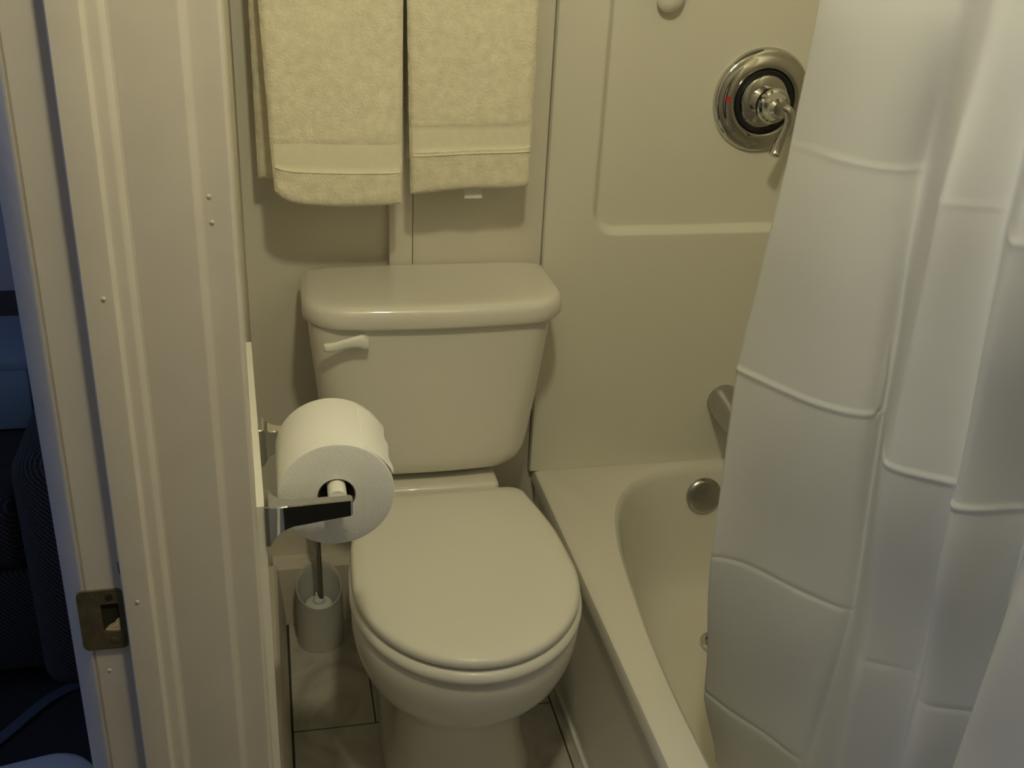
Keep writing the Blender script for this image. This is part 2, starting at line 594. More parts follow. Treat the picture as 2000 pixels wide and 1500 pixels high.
# overflow plate and drain belong to the tub
no = Vector((0, -1, 0.22)).normalized()
lathe('overflow_plate', [(0.040, -0.014), (0.040, 0.001), (0.037, 0.005), (0.030, 0.0075), (0.012, 0.009), (0.0, 0.009)], (0.879, 1.838, 0.279), no, M['satin'], tb)['label'] = 'round chrome overflow plate'
dr = lathe('drain_ring', [(0.034, -0.01), (0.034, 0.002), (0.030, 0.004), (0.024, 0.003), (0.023, -0.003), (0.0, -0.003)], (0.848, 1.615, 0.0660), (0, 0, 1), M['chrome'], tb)
lathe('drain_stopper', [(0.020, 0), (0.020, 0.005), (0.014, 0.009), (0.0, 0.010)], (0.848, 1.615, 0.0645), (0, 0, 1), M['darkring'], dr)

# ------------------------------------------------------------------ tub spout
p0 = Vector((0.912, SY, 0.487))
sp_o = empty('tub_spout', tuple(p0))
ax = Vector((0.06, -1, -0.20)).normalized()
loops = []
for (h, ry, rz, dz) in ((0.0, 0.034, 0.034, 0), (0.004, 0.036, 0.036, 0), (0.02, 0.036, 0.036, 0), (0.06, 0.034, 0.034, -0.001), (0.10, 0.031, 0.030, -0.004), (0.125, 0.027, 0.026, -0.008), (0.136, 0.020, 0.019, -0.010)):
    c = p0 + Vector((0.02 * h, -h, -0.12 * h + dz))
    loops.append([c + Vector((ry * math.cos(2 * PI * i / 32), 0, rz * math.sin(2 * PI * i / 32))) for i in range(32)])
loft('spout_body', loops, M['satin'], sp_o, True, True, True, 50)
box('spout_outlet', (0.902, SY - 0.128, 0.440), (0.926, SY - 0.104, 0.456), M['satin'], sp_o, r=0.004)
tag(sp_o, 'satin chrome tub spout on the surround above the overflow plate', 'faucet')

# ------------------------------------------------------------------ shower valve
vc = Vector((0.908, RY, 1.108))
va = empty('shower_valve', tuple(vc))
lathe('escutcheon', [(0.0965, 0), (0.0965, 0.004), (0.0925, 0.010), (0.0880, 0.0125), (0.0840, 0.0125), (0.0800, 0.0150), (0.0700, 0.0185), (0.0640, 0.0190), (0.0600, 0.0165),
                     (0.0590, 0.0125), (0.0, 0.0125)], vc, (0, -1, 0), M['chrome'], va, 72, angle=50)
lathe('seal_ring', [(0.0592, 0.0127), (0.0575, 0.0165), (0.0530, 0.0175), (0.0490, 0.0160), (0.0485, 0.0127)], vc, (0, -1, 0), M['darkring'], va, 64, closed=True)
lathe('inner_disc', [(0.0475, 0.0126), (0.0470, 0.0160), (0.0430, 0.0185), (0.0, 0.0190)], vc, (0, -1, 0), M['chrome'], va, 64)
hb = lathe('handle_hub', [(0.030, 0.018), (0.030, 0.046), (0.0325, 0.049), (0.0325, 0.056), (0.0300, 0.060), (0.0255, 0.0625), (0.0245, 0.066), (0.0200, 0.071), (0.0180, 0.078), (0.0125, 0.083), (0.0, 0.085)],
           vc, (0, -1, 0), M['chrome'], va, 56, angle=28)
hp = [vc + Vector(q) for q in ((0.006, -0.074, 0.002), (0.018, -0.080, -0.004), (0.021, -0.083, -0.018), (0.017, -0.083, -0.038), (0.010, -0.082, -0.060), (0.004, -0.083, -0.078), (0.001, -0.085, -0.087))]
hq = spline([tuple(p) for p in hp], 30)
rr = [lerp_tab([(0, 0.0095), (0.2, 0.0095), (0.45, 0.0075), (0.75, 0.0095), (0.92, 0.0115), (1.0, 0.006)], i / 29)[0] for i in range(30)]
tube('lever', hq, rr, M['chrome'], hb, 16)
lathe('hot_mark', [(0.0052, 0), (0.0052, 0.0006), (0.0, 0.0009)], vc + Vector((-0.0735, -0.0178, 0.004)), (-0.22, -1, 0), M['red'], va, 14)['label'] = 'small red hot mark'
tag(va, 'round chrome shower valve with lever handle and red mark', 'faucet')

# moulded peg at the top
pg = empty('surround_peg', (0.711, RY, 1.30))
loops = []
for k in range(10):
    a = k / 9 * PI / 2
    r = 0.024 * math.sin(a)
    h = 0.024 * (1 - math.cos(a))
    loops.append((r, h))
sec = []
for r, h in loops + [(0.0245, 0.06), (0.026, 0.10), (0.026, 0.135), (0.018, 0.150), (0.004, 0.155)]:
    c = Vector((0.699 + 0.16 * h, RY - 0.016, 1.262 + h))
    sec.append([c + Vector((r * math.cos(2 * PI * i / 28), 0.75 * r * math.sin(2 * PI * i / 28), 0)) for i in range(28)])
loft('peg_body', sec, M['surround'], pg, True, True)
tag(pg, 'pale rounded moulded peg on the surround left of the valve', 'peg')


# ------------------------------------------------------------------ toilet
TCX = 0.2810
to = empty('toilet', (TCX, 1.55, 0))


def egg(yf, yc, hw, yb, hwb, rb, z, n=80, cxo=TCX, p=2.0):
    """outline: half ellipse in front of yc, then sides running to a back edge yb of half width hwb, corner radius rb"""
    rightp = []
    for k in range(25):
        a = PI / 2 * k / 24
        ca, sa = math.cos(a), math.sin(a)
        rightp.append((hw * (abs(sa) ** (2 / p)), yc - (yc - yf) * (abs(ca) ** (2 / p))))
    side = spline([(hw, yc), (hw - (hw - hwb) * 0.22, yc + (yb - rb - yc) * 0.5), (hwb, yb - rb)], 10)[1:]
    rightp += [tuple(q) for q in side]
    for k in range(1, 7):
        a = PI / 2 * k / 6
        rightp.append((hwb - rb + rb * math.cos(a), yb - rb + rb * math.sin(a)))
    rightp.append((0.0, yb))
    pts = [(cxo + x, y, z) for x, y in rightp]
    pts += [(cxo - x, y, z) for x, y in rightp[::-1][1:-1]]
    return pts


# bowl and pedestal
loops = [egg(1.325, 1.46, 0.130, 1.80, 0.120, 0.04, 0.0), egg(1.322, 1.46, 0.132, 1.80, 0.122, 0.04, 0.012), egg(1.332, 1.46, 0.124, 1.80, 0.115, 0.04, 0.030),
         egg(1.345, 1.46, 0.114, 1.79, 0.108, 0.04, 0.08), egg(1.350, 1.46, 0.112, 1.79, 0.105, 0.04, 0.15), egg(1.330, 1.45, 0.120, 1.79, 0.105, 0.04, 0.195),
         egg(1.292, 1.44, 0.140, 1.79, 0.108, 0.04, 0.228), egg(1.262, 1.43, 0.158, 1.79, 0.110, 0.04, 0.255), egg(1.238, 1.425, 0.172, 1.79, 0.113, 0.04, 0.285),
         egg(1.222, 1.42, 0.182, 1.79, 0.115, 0.035, 0.32), egg(1.213, 1.42, 0.187, 1.79, 0.117, 0.03, 0.35), egg(1.210, 1.42, 0.188, 1.79, 0.118, 0.03, 0.378),
         egg(1.214, 1.42, 0.185, 1.788, 0.116, 0.03, 0.3865), egg(1.222, 1.42, 0.178, 1.78, 0.110, 0.03, 0.389)]
loft('bowl', loops, M['porc'], to, True, True, True, 60)
# tank shelf behind the seat
box('tank_shelf', (TCX - 0.112, 1.690, 0.36), (TCX + 0.112, 1.86, 0.440), M['porc'], to, r=0.012, seg=3)
# seat and cover
loops = [egg(1.2085, 1.425, 0.1845, 1.672, 0.150, 0.03, 0.391), egg(1.203, 1.425, 0.1895, 1.675, 0.152, 0.03, 0.395), egg(1.202, 1.425, 0.1905, 1.675, 0.153, 0.03, 0.401),
         egg(1.204, 1.425, 0.1885, 1.675, 0.152, 0.03, 0.408), egg(1.212, 1.425, 0.181, 1.672, 0.149, 0.03, 0.413)]
loft('seat', loops, M['plastic'], to, True, True, True, 60)
loops = [egg(1.214, 1.425, 0.178, 1.680, 0.148, 0.03, 0.4173), egg(1.208, 1.425, 0.184, 1.685, 0.153, 0.03, 0.4208), egg(1.2065, 1.425, 0.1855, 1.686, 0.154, 0.03, 0.4268), egg(1.2085, 1.425, 0.1835, 1.685, 0.153, 0.03, 0.4328),
         egg(1.215, 1.425, 0.177, 1.680, 0.148, 0.03, 0.4363), egg(1.235, 1.425, 0.157, 1.665, 0.132, 0.025, 0.4378), egg(1.32, 1.425, 0.08, 1.60, 0.08, 0.02, 0.4383)]
loft('seat_cover', loops, M['plastic'], to, True, True, True, 60)
for s in (-1, 1):
    box('hinge', (TCX + s * 0.072 - 0.022, 1.676, 0.405), (TCX + s * 0.072 + 0.022, 1.698, 0.428), M['plastic'], to, r=0.006, seg=3)


def tank_sec(cxo, hw, yf, yb, r, bow, z, n=10):
    pts = []
    for (sx, sy, a0) in ((1, 1, 0), (-1, 1, 90), (-1, -1, 180), (1, -1, 270)):
        ccx = cxo + sx * (hw - r)
        ccy = (yb - min(r, 0.02)) if sy > 0 else (yf + r)
        rx, ry = r, (min(r, 0.02) if sy > 0 else r)
        arc = [(ccx + rx * math.cos(math.radians(a0 + 90 * k / (n - 1))), ccy + ry * math.sin(math.radians(a0 + 90 * k / (n - 1)))) for k in range(n)]
        pts += arc
        if a0 == 180:
            x_a = cxo - (hw - r)
            x_b = cxo + (hw - r)
            pts += [(x_a + (x_b - x_a) * q / 13, yf) for q in range(1, 13)]
    out = []
    for x, y in pts:
        u = (x - cxo) / hw
        f = max(0, (yb - y) / (yb - yf))
        out.append((x, y - bow * (1 - u * u) * f, z))
    return out


TKX = 0.2645
ts = []
for (z, hw, yfr, r) in ((0.455, 0.120, 1.745, 0.05), (0.4565, 0.150, 1.728, 0.05), (0.462, 0.166, 1.720, 0.05), (0.474, 0.177, 1.714, 0.05), (0.495, 0.1850, 1.710, 0.05), (0.53, 0.1900, 1.707, 0.05), (0.60, 0.1990, 1.702, 0.048),
                        (0.68, 0.2070, 1.698, 0.046), (0.74, 0.2125, 1.694, 0.045), (0.7645, 0.2140, 1.693, 0.045)):
    ts.append(tank_sec(TKX, hw, yfr, 1.880, r, 0.010, z))
tk = loft('tank', ts, M['porc'], to, True, True, True, 50)
ls = []
for (z, ins) in ((0.7655, 0.008), (0.7662, 0.003), (0.770, 0.0005), (0.780, 0.0), (0.790, 0.0005), (0.7975, 0.003), (0.8030, 0.008), (0.8055, 0.015), (0.8065, 0.03), (0.8068, 0.06)):
    ls.append(tank_sec(TKX + 0.0075, 0.2300 - ins, 1.682 + ins, 1.893 - ins * 0.3, 0.068 - min(ins, 0.03) * 0.5, 0.014, z))
loft('tank_lid', ls, M['porc'], to, True, True, True, 50)
# flush lever
fh = empty('flush_lever', (0.14, 1.69, 0.745))
fh.parent = to
fh.matrix_parent_inverse = Matrix.Translation(-to.location)
lathe_o = Vector((0.139, 1.690, 0.744))
bpy.data.objects.remove(fh)
piv = lathe('flush_pivot', [(0.0125, -0.006), (0.0125, 0.010), (0.011, 0.014), (0.0, 0.0155)], lathe_o, (0, -1, 0), M['handle_plastic'], to, 24)
lev = [(0.150, 1.672, 0.743), (0.142, 1.669, 0.747), (0.128, 1.667, 0.7505), (0.108, 1.6655, 0.7480), (0.090, 1.6655, 0.7430), (0.078, 1.667, 0.7420), (0.072, 1.669, 0.7422)]
lq = spline(lev, 30)
sec = []
for i, p in enumerate(lq):
    f = i / 29
    hz = lerp_tab([(0, 0.002), (0.06, 0.0095), (0.2, 0.0125), (0.45, 0.0085), (0.8, 0.0085), (0.95, 0.0065), (1, 0.001)], f)[0]
    hy = lerp_tab([(0, 0.002), (0.06, 0.006), (0.5, 0.005), (0.9, 0.005), (1, 0.001)], f)[0]
    sec.append([(p[0], p[1] + hy * math.cos(2 * PI * k / 16), p[2] + hz * math.sin(2 * PI * k / 16)) for k in range(16)])
loft('flush_lever', sec, M['handle_plastic'], to, True, True)['label'] = 'white plastic flush lever'
tag(to, 'cream two-piece toilet with closed lid between wall and bathtub', 'toilet')

# ------------------------------------------------------------------ towels over a bar
bar = empty('towel_bar', (0.22, YB - 0.009, 1.44))
BY, BZ = 1.828, 1.44
tube('bar_rod', [(-0.035, BY, BZ), (0.475, BY, BZ)], 0.009, M['chrome'], bar, 20)
for x in (-0.020, 0.460):
    lathe('bar_bracket', [(0.024, 0), (0.024, 0.006), (0.013, 0.012), (0.012, 0.05), (0.017, 0.075), (0.017, 0.088), (0.0, 0.090)], (x, YB - (0.0 if x < 0.2 else 0.0066), BZ), (0, -1, 0), M['chrome'], bar, 24)
tag(bar, 'chrome towel bar on the back wall above the toilet tank', 'towel bar')


def towel(name, x0, x1, sh, zf, zb, band, label, seed, tiltb, yoff, corner, dxtop):
    """sheet folded lengthwise and hung over the bar; sh: how far the back flap shows to the left"""
    root = empty(name, ((x0 + x1) / 2, BY, BZ))
    R = 0.020
    th = 0.0085
    path = []   # (y, z, f): front bottom -> over bar -> back bottom
    nF = 96
    zt = BZ
    for k in range(nF):
        f = k / (nF - 1)
        z = zf + (zt - zf) * f
        y = BY - R - yoff * (1 - f) ** 1.0
        path.append((y, z, 'f', f))
    for k in range(1, 12):
        a = PI * k / 12
        path.append((BY - R * math.cos(a), zt + R * math.sin(a), 'o', 0.0))
    nB = 60
    for k in range(nB):
        f = k / (nB - 1)
        path.append((BY + R + 0.004 * f, zt - (zt - zb) * f, 'b', f))
    n_w = 44
    loops = []
    b0, b1 = band
    for i, (y, z, kd, f) in enumerate(path):
        q0 = path[max(i - 1, 0)]
        q1 = path[min(i + 1, len(path) - 1)]
        t = Vector((q1[0] - q0[0], q1[1] - q0[1])).normalized()
        nrm = Vector((-t.y, t.x))          # outward on the front flap: -y
        a0, a1 = x0, x1
        if kd == 'f':
            a0 = x0 + dxtop[0] * f
            a1 = x1 + dxtop[1] * f
        if kd == 'b':
            a0 = x0 - sh
            a1 = x1 - 0.004 + (0.010 if sh > 0 else -0.006)
        if kd == 'o':
            g = (i - nF + 1) / 12
            a0 = x0 + dxtop[0] * (1 - g) - sh * g
            a1 = x1 + dxtop[1] * (1 - g) + (0.006 if sh > 0 else -0.010) * g
        thk = th
        if kd == 'f' and b0 < z < b1:
            thk = th - 0.0022
        if kd == 'f' and (abs(z - b0) < 0.004):
            thk = th + 0.0006
        endk = 1.0
        if i < 3:
            endk = (0.35, 0.75, 0.95)[i]
        if i > len(path) - 4:
            endk = (0.35, 0.75, 0.95)[len(path) - 1 - i]
        loop = []
        for k in range(2 * n_w):
            if k < n_w:
                u = k / (n_w - 1)
                s = 1.0
            else:
                u = 1 - (k - n_w) / (n_w - 1)
                s = -1.0
            ue = 2 * u - 1
            rim = max(0.0, 1 - abs(ue) ** 14) ** 0.5
            x = a0 + (a1 - a0) * u
            nz = noise.noise(Vector((x * 9 + seed, z * 5, seed * 2.0))) * 0.004
            nz2 = noise.noise(Vector((x * 70 + seed, z * 70, seed))) * 0.0014 + noise.noise(Vector((x * 260, z * 260, seed))) * 0.0005
            fl2 = b0 < z < b1 and kd == 'f'
            offn = s * thk * endk * rim + nz * (1.0 if kd == 'f' else 0.3) + (0 if fl2 else nz2 * s)
            zz = z
            if kd == 'f':
                k2 = max(0.0, 1 - f * 5)
                cc = 0.0
                if ue < 0:
                    cc += corner[0] * abs(ue) ** 7
                else:
                    cc += corner[1] * abs(ue) ** 7
                zz += k2 * (cc + tiltb * ue + 0.002 * math.sin(u * 7 + seed))
                zz += max(0, 1 - f * 2.2) * (tiltb * 0.8 * ue) * (1 - k2)
            loop.append((x, y + nrm.x * offn if False else y - offn * (1 if kd == 'f' else -1 if kd == 'b' else 0) + (nrm.x * offn if kd == 'o' else 0), zz + (nrm.y * offn if kd == 'o' else 0)))
        loops.append(loop)
    bd = loft('towel_body', loops, M['towel'], root, True, True, True, 70)
    # flat woven band near the hem
    rows = [i for i, q in enumerate(path) if q[2] == 'f' and b0 - 0.001 < q[1] < b1 + 0.002]
    vs = []
    for i in rows:
        for k in range(n_w):
            p = loops[i][k]
            vs.append((p[0], p[1] - 0.0006, p[2]))
    nr = len(rows)
    vs += [(v[0], v[1] + 0.003, v[2]) for v in vs]
    o2 = nr * n_w
    fs = []
    for j in range(nr - 1):
        for k in range(1, n_w - 2):
            a = j * n_w + k
            fs.append((a, a + 1, a + n_w + 1, a + n_w))
            fs.append((o2 + a, o2 + a + n_w, o2 + a + n_w + 1, o2 + a + 1))
    pyd('woven_band', vs, fs, M['towel_band'], root)
    # stitched ridge at the lower edge of the band
    i = min(range(nF), key=lambda q: abs(path[q][1] - b0))
    pts = [(loops[i][k][0], loops[i][k][1] - 0.0003, loops[i][k][2]) for k in range(1, n_w - 1)]
    tube('hem_ridge', pts, 0.0014, M['towel_band'], root, 8)
    tag(root, label, 'towel', 'cream towels on the bar over the tank')
    return root, loops


t1, l1 = towel('bath_towel', 0.006, 0.2165, 0.026, 0.956, 0.982, (1.012, 1.060), 'cream terry towel hanging longer, nearer the door frame', 1.3, -0.003, 0.036, (0.022, 0.004), (-0.016, 0.006))
t2, l2 = towel('bath_towel', 0.2330, 0.4410, 0.0, 0.975, 1.015, (1.040, 1.086), 'cream terry towel hanging shorter, nearer the tub surround', 4.7, 0.005, 0.016, (0.000, 0.004), (-0.009, 0.006))
tg = box('care_tag', (0.330, BY - 0.0225, 0.9545), (0.361, BY - 0.0212, 1.0), M['board'], t2)

# ------------------------------------------------------------------ toilet paper holder
HZ = 0.8035
ho = empty('paper_holder', (bx(1.06), 1.155, HZ))


def holder_arm(y0, sgn):
    xw = bx(y0) + 0.0003
    secs = []
    # (x, half y, half z)
    for (dx, hy, hz, dz) in ((0.0, 0.0195, 0.0265, 0.0), (0.0045, 0.0195, 0.0265, 0), (0.0062, 0.0178, 0.0245, 0), (0.0085, 0.0150, 0.0222, 0), (0.0125, 0.0122, 0.0195, 0.0008), (0.018, 0.0098, 0.0170, 0.0018), (0.025, 0.0082, 0.0152, 0.003), (0.031, 0.0076, 0.0142, 0.0038),
                             (0.060, 0.0070, 0.0128, 0.006), (0.0960, 0.0064, 0.0112, 0.0085), (0.0985, 0.0050, 0.0095, 0.0088)):
        c = 0.0012
        x = xw + dx
        yc = y0
        z = HZ + dz
        secs.append([(x, yc - hy, z - hz + c), (x, yc - hy, z + hz - c), (x, yc - hy + c, z + hz), (x, yc + hy - c, z + hz),
                     (x, yc + hy, z + hz - c), (x, yc + hy, z - hz + c), (x, yc + hy - c, z - hz), (x, yc - hy + c, z - hz)])
    return loft('bracket_arm', secs, M['chrome'], ho, True, True, True, 25)


holder_arm(1.062, 1)
holder_arm(1.243, -1)
RC = Vector((0.0575, 0, 0.8095))
RRZ = RC.z + 0.0205 - 0.0112
tube('roller', [(RC.x, 1.0665, RRZ), (RC.x, 1.2385, RRZ)], 0.0110, M['handle_plastic'], ho, 28)['label'] = 'white plastic roller'
tag(ho, 'chrome toilet paper holder with two bracket arms on the left wall', 'holder')

rl = empty('toilet_paper_roll', (RC.x, 1.15, RC.z))
ya, yb2 = 1.0895, 1.2120
prof = [(0.0222, ya + 0.0005), (0.0660, ya), (0.0676, ya + 0.0008), (0.0681, ya + 0.003), (0.0681, yb2 - 0.003), (0.0660, yb2), (0.0222, yb2)]
lathe('paper', [(r, h) for r, h in prof], (RC.x, 0, RC.z), (0, 1, 0), M['paper'], rl, 96, closed=True)
lathe('cardboard_core', [(0.0210, ya + 0.001), (0.0221, ya + 0.001), (0.0221, yb2 - 0.001), (0.0210, yb2 - 0.001)], (RC.x, 0, RC.z), (0, 1, 0), M['card'], rl, 64, closed=True)
# loose end of the sheet
vs = []
for k in range(18):
    a = math.radians(62 - k * 2.6)
    r = 0.0684 + 0.0026 * (k / 17) ** 2
    for j in range(12):
        y = ya + 0.003 + (yb2 - ya - 0.006) * j / 11
        rr2 = r + (0.0012 * math.sin(j * 1.3) if k > 14 else 0)
        vs.append((RC.x + rr2 * math.cos(a), y, RC.z + rr2 * math.sin(a)))
fs = []
for k in range(17):
    for j in range(11):
        a = k * 12 + j
        fs.append((a, a + 1, a + 13, a + 12))
so = pyd('loose_sheet', vs, fs, M['paper'], rl)
md = so.modifiers.new('thick', 'SOLIDIFY')
md.thickness = 0.0004
tag(rl, 'full white toilet paper roll on the chrome holder', 'toilet paper')

# ------------------------------------------------------------------ toilet brush in its pot
BX, BYY = 0.0560, 1.832
bpx = empty('brush_pot', (BX, BYY, 0))
N = 48
sec = []
zf0, zb0 = 0.112, 0.165


def potz(a, base):
    # slanted opening: high at the back (a = +y)
    return base + (zb0 - zf0) * (math.sin(a) * 0.5 + 0.5)


for (r, f) in ((0.036, -1), (0.0475, -1), (0.0485, 0.05), (0.0480, 0.4), (0.0465, 0.97), (0.0470, 1.0), (0.0460, 1.01), (0.0445, 1.0), (0.0435, 0.9), (0.0450, 0.2), (0.0430, 0.05), (0.01, 0.04)):
    lp = []
    for i in range(N):
        a = 2 * PI * i / N
        z = 0.0 if f < 0 else potz(a, zf0) * f
        lp.append((BX + r * math.cos(a), BYY + r * math.sin(a), max(z, 0.0)))
    sec.append(lp)
loft('pot_body', sec, M['brush_pl'], bpx, True, True, True, 50)
tag(bpx, 'pale plastic toilet brush pot with slanted rim on the floor', 'brush holder')
br = empty('toilet_brush', (BX, BYY, 0.02))
lathe('brush_head', [(0.006, 0.016), (0.024, 0.02), (0.034, 0.035), (0.036, 0.06), (0.034, 0.080), (0.026, 0.094), (0.012, 0.100), (0.0, 0.101)], (BX - 0.002, BYY, 0.0), (0, 0, 1), M['bristle'], br, 32)
lathe('handle_collar', [(0.013, 0.098), (0.013, 0.106), (0.008, 0.113), (0.006, 0.120), (0.0, 0.120)], (BX + 0.002, BYY - 0.004, 0.0), (-0.03, 0.02, 1), M['bristle'], br, 24)
tube('brush_handle', [(BX + 0.002, BYY - 0.004, 0.11), (BX - 0.001, BYY, 0.25), (BX - 0.004, BYY + 0.006, 0.40)], [0.0065, 0.0075, 0.0095], M['satin'], br, 20)
tag(br, 'toilet brush with slim grey handle standing in its pot', 'brush')

# ------------------------------------------------------------------ shower curtain and rod
rod = empty('curtain_rod', (0.66, 1.1, 1.96))
tube('rod_tube', [(0.66, 0.296, 1.96), (0.66, 1.884, 1.96)], 0.0125, M['chrome'], rod, 20)
for yy, s in ((0.2955, 1), (1.9015, -1)):
    lathe('rod_flange', [(0.032, 0), (0.032, 0.005), (0.017, 0.012), (0.017, 0.03), (0.0, 0.03)], (0.66, yy, 1.96), (0, s, 0), M['chrome'], rod, 28)
tag(rod, 'chrome shower curtain rod over the tub edge', 'curtain rod')

LV = [  # z, then cross-section control points (x, y) from the free edge towards the near end
    (1.93, [(0.630, 1.130), (0.640, 1.090), (0.660, 1.055), (0.680, 1.035), (0.685, 1.010), (0.660, 0.950), (0.655, 0.920), (0.680, 0.900), (0.684, 0.885), (0.640, 0.815), (0.645, 0.795), (0.685, 0.770), (0.684, 0.750), (0.640, 0.690), (0.640, 0.665), (0.680, 0.600), (0.640, 0.540), (0.670, 0.45), (0.65, 0.36)]),
    (1.366, [(0.600, 1.149), (0.615, 1.112), (0.645, 1.070), (0.678, 1.045), (0.695, 1.020), (0.672, 0.960), (0.662, 0.925), (0.695, 0.905), (0.700, 0.888), (0.648, 0.822), (0.650, 0.800), (0.700, 0.770), (0.700, 0.750), (0.645, 0.690), (0.640, 0.660), (0.690, 0.600), (0.640, 0.540), (0.680, 0.45), (0.65, 0.36)]),
    (1.20, [(0.606, 1.172), (0.622, 1.131), (0.648, 1.086), (0.690, 1.066), (0.722, 1.062), (0.666, 0.952), (0.652, 0.922), (0.703, 0.907), (0.706, 0.888), (0.655, 0.820), (0.660, 0.800), (0.710, 0.775), (0.705, 0.750), (0.648, 0.690), (0.640, 0.660), (0.69, 0.60), (0.64, 0.54), (0.68, 0.45), (0.65, 0.36)]),
    (0.892, [(0.599, 1.209), (0.629, 1.146), (0.659, 1.091), (0.703, 1.053), (0.735, 1.058), (0.672, 0.958), (0.672, 0.930), (0.719, 0.897), (0.726, 0.884), (0.690, 0.848), (0.712, 0.833), (0.765, 0.830), (0.770, 0.815), (0.668, 0.705), (0.655, 0.670), (0.69, 0.60), (0.64, 0.54), (0.68, 0.45), (0.65, 0.36)]),
    (0.589, [(0.600, 1.203), (0.642, 1.177), (0.690, 1.105), (0.731, 1.059), (0.750, 1.050), (0.712, 0.972), (0.722, 0.953), (0.762, 0.930), (0.768, 0.915), (0.740, 0.880), (0.755, 0.862), (0.800, 0.850), (0.802, 0.835), (0.690, 0.742), (0.675, 0.700), (0.70, 0.61), (0.65, 0.54), (0.69, 0.45), (0.66, 0.36)]),
    (0.28, [(0.652, 1.256), (0.680, 1.198), (0.712, 1.150), (0.740, 1.098), (0.760, 1.080), (0.735, 1.000), (0.745, 0.980), (0.785, 0.950), (0.790, 0.935), (0.765, 0.900), (0.780, 0.880), (0.82, 0.87), (0.82, 0.85), (0.715, 0.755), (0.70, 0.71), (0.72, 0.62), (0.67, 0.54), (0.70, 0.45), (0.67, 0.40)]),
    (0.13, [(0.690, 1.250), (0.705, 1.195), (0.735, 1.150), (0.755, 1.100), (0.772, 1.080), (0.75, 1.005), (0.76, 0.985), (0.795, 0.955), (0.80, 0.94), (0.78, 0.905), (0.79, 0.885), (0.82, 0.87), (0.82, 0.85), (0.735, 0.765), (0.72, 0.72), (0.74, 0.63), (0.70, 0.54), (0.72, 0.48), (0.70, 0.46)]),
]
LV = LV[::-1]
creases = [1.51, 1.20, 0.892, 0.589, 0.28]
zsamp = set(0.13 + i * 0.0148 for i in range(122))
for c in creases:
    for d in (-0.014, -0.010, -0.006, -0.0035, -0.0018, 0.0, 0.0018, 0.0035, 0.006, 0.010, 0.014):
        zsamp.add(c + d)
zsamp = sorted(zsamp)
NU = 230
nlev = len(LV)


def section_at(z):
    i = 0
    while i < nlev - 2 and z > LV[i + 1][0]:
        i += 1
    f = (z - LV[i][0]) / (LV[i + 1][0] - LV[i][0])
    a = LV[max(i - 1, 0)][1]
    b = LV[i][1]
    c = LV[i + 1][1]
    d = LV[min(i + 2, nlev - 1)][1]
    f = max(0, min(1, f))
    g = f * f * (3 - 2 * f) * 0.5 + f * 0.5
    return [(p[0] + (q[0] - p[0]) * g, p[1] + (q[1] - p[1]) * g) for p, q in zip(b, c)]


CA = [  # crease strength along the sheet, one table per crease
    [(0, 0.0010), (0.18, 0.0012), (0.25, 0.0), (0.30, 0.0008), (0.40, 0.0), (1, 0.0006)],
    [(0, 0.0002), (0.05, 0.0006), (0.09, 0.0010), (0.20, 0.0010), (0.24, 0.0), (0.30, 0.0004), (0.39, 0.0006), (0.43, 0.0), (0.52, 0.0012), (0.60, 0.0), (1, 0.0008)],
    [(0, 0.0022), (0.19, 0.0018), (0.235, 0.0), (0.28, 0.0014), (0.39, 0.0022), (0.43, 0.0), (0.50, 0.0020), (0.60, 0.0016), (0.66, 0.0), (1, 0.001)],
    [(0, 0.0017), (0.15, 0.0020), (0.20, 0.0008), (0.25, 0.0), (0.35, 0.0010), (0.40, 0.0), (0.55, 0.0010), (1, 0.001)],
    [(0, 0.0020), (0.15, 0.0018), (0.20, 0.0), (1, 0.0)]]


def crease_amp(ci, s):
    return lerp_tab(CA[ci], s)[0]


grid = []
for z in zsamp:
    raw = spline(section_at(z), NU)
    sec2 = []
    for i in range(NU):
        k = min(4, i, NU - 1 - i)
        ws = [raw[q] for q in range(i - k, i + k + 1)]
        sec2.append([sum(q[0] for q in ws) / len(ws), sum(q[1] for q in ws) / len(ws)])
    row = []
    for i in range(NU):
        a = sec2[max(i - 1, 0)]
        b = sec2[min(i + 1, NU - 1)]
        t = Vector((b[0] - a[0], b[1] - a[1])).normalized()
        nrm = Vector((t.y, -t.x))
        if nrm.x > 0 and abs(nrm.x) > 0.3:
            nrm = -nrm
        d = 0.0
        s = i / (NU - 1)
        for ci, c in enumerate(creases):
            dz = z - (c + 0.0025 * math.sin(s * 17 + ci * 2))
            amp = crease_amp(ci, s)
            sg = 1 if ci in (0, 1, 2) else -1
            d += sg * amp * max(0.0, 1 - abs(dz) / 0.007)
            d += -0.0010 * math.exp(-((dz - 0.10) / 0.07) ** 2)
        d += 0.0022 * noise.noise(Vector((s * 14, z * 6, 3.1)))
        row.append((sec2[i][0] + nrm.x * d, sec2[i][1] + nrm.y * d, z))
    grid.append(row)
vs = [p for r in grid for p in r]
fs = []
for j in range(len(grid) - 1):
    for i in range(NU - 1):
        a = j * NU + i
        fs.append((a, a + 1, a + NU + 1, a + NU))
cu = empty('shower_curtain', (0.66, 0.8, 0.13))
cs = pyd('curtain_sheet', vs, fs, M['curtain'], cu, angle=80)
md = cs.modifiers.new('thick', 'SOLIDIFY')
md.thickness = 0.0006
for k in range(9):
    yy = 1.125 - k * 0.093
    rg = []
    for q in range(21):
        a = 2 * PI * q / 20
        rg.append((0.66 + 0.020 * math.sin(a), yy + 0.002 * math.cos(a), 1.946 + 0.0285 * math.cos(a)))
    tube('curtain_ring', rg, 0.002, M['chrome'], cu, 8)
tag(cu, 'white shower curtain with folds and packing creases hanging inside the tub', 'curtain')

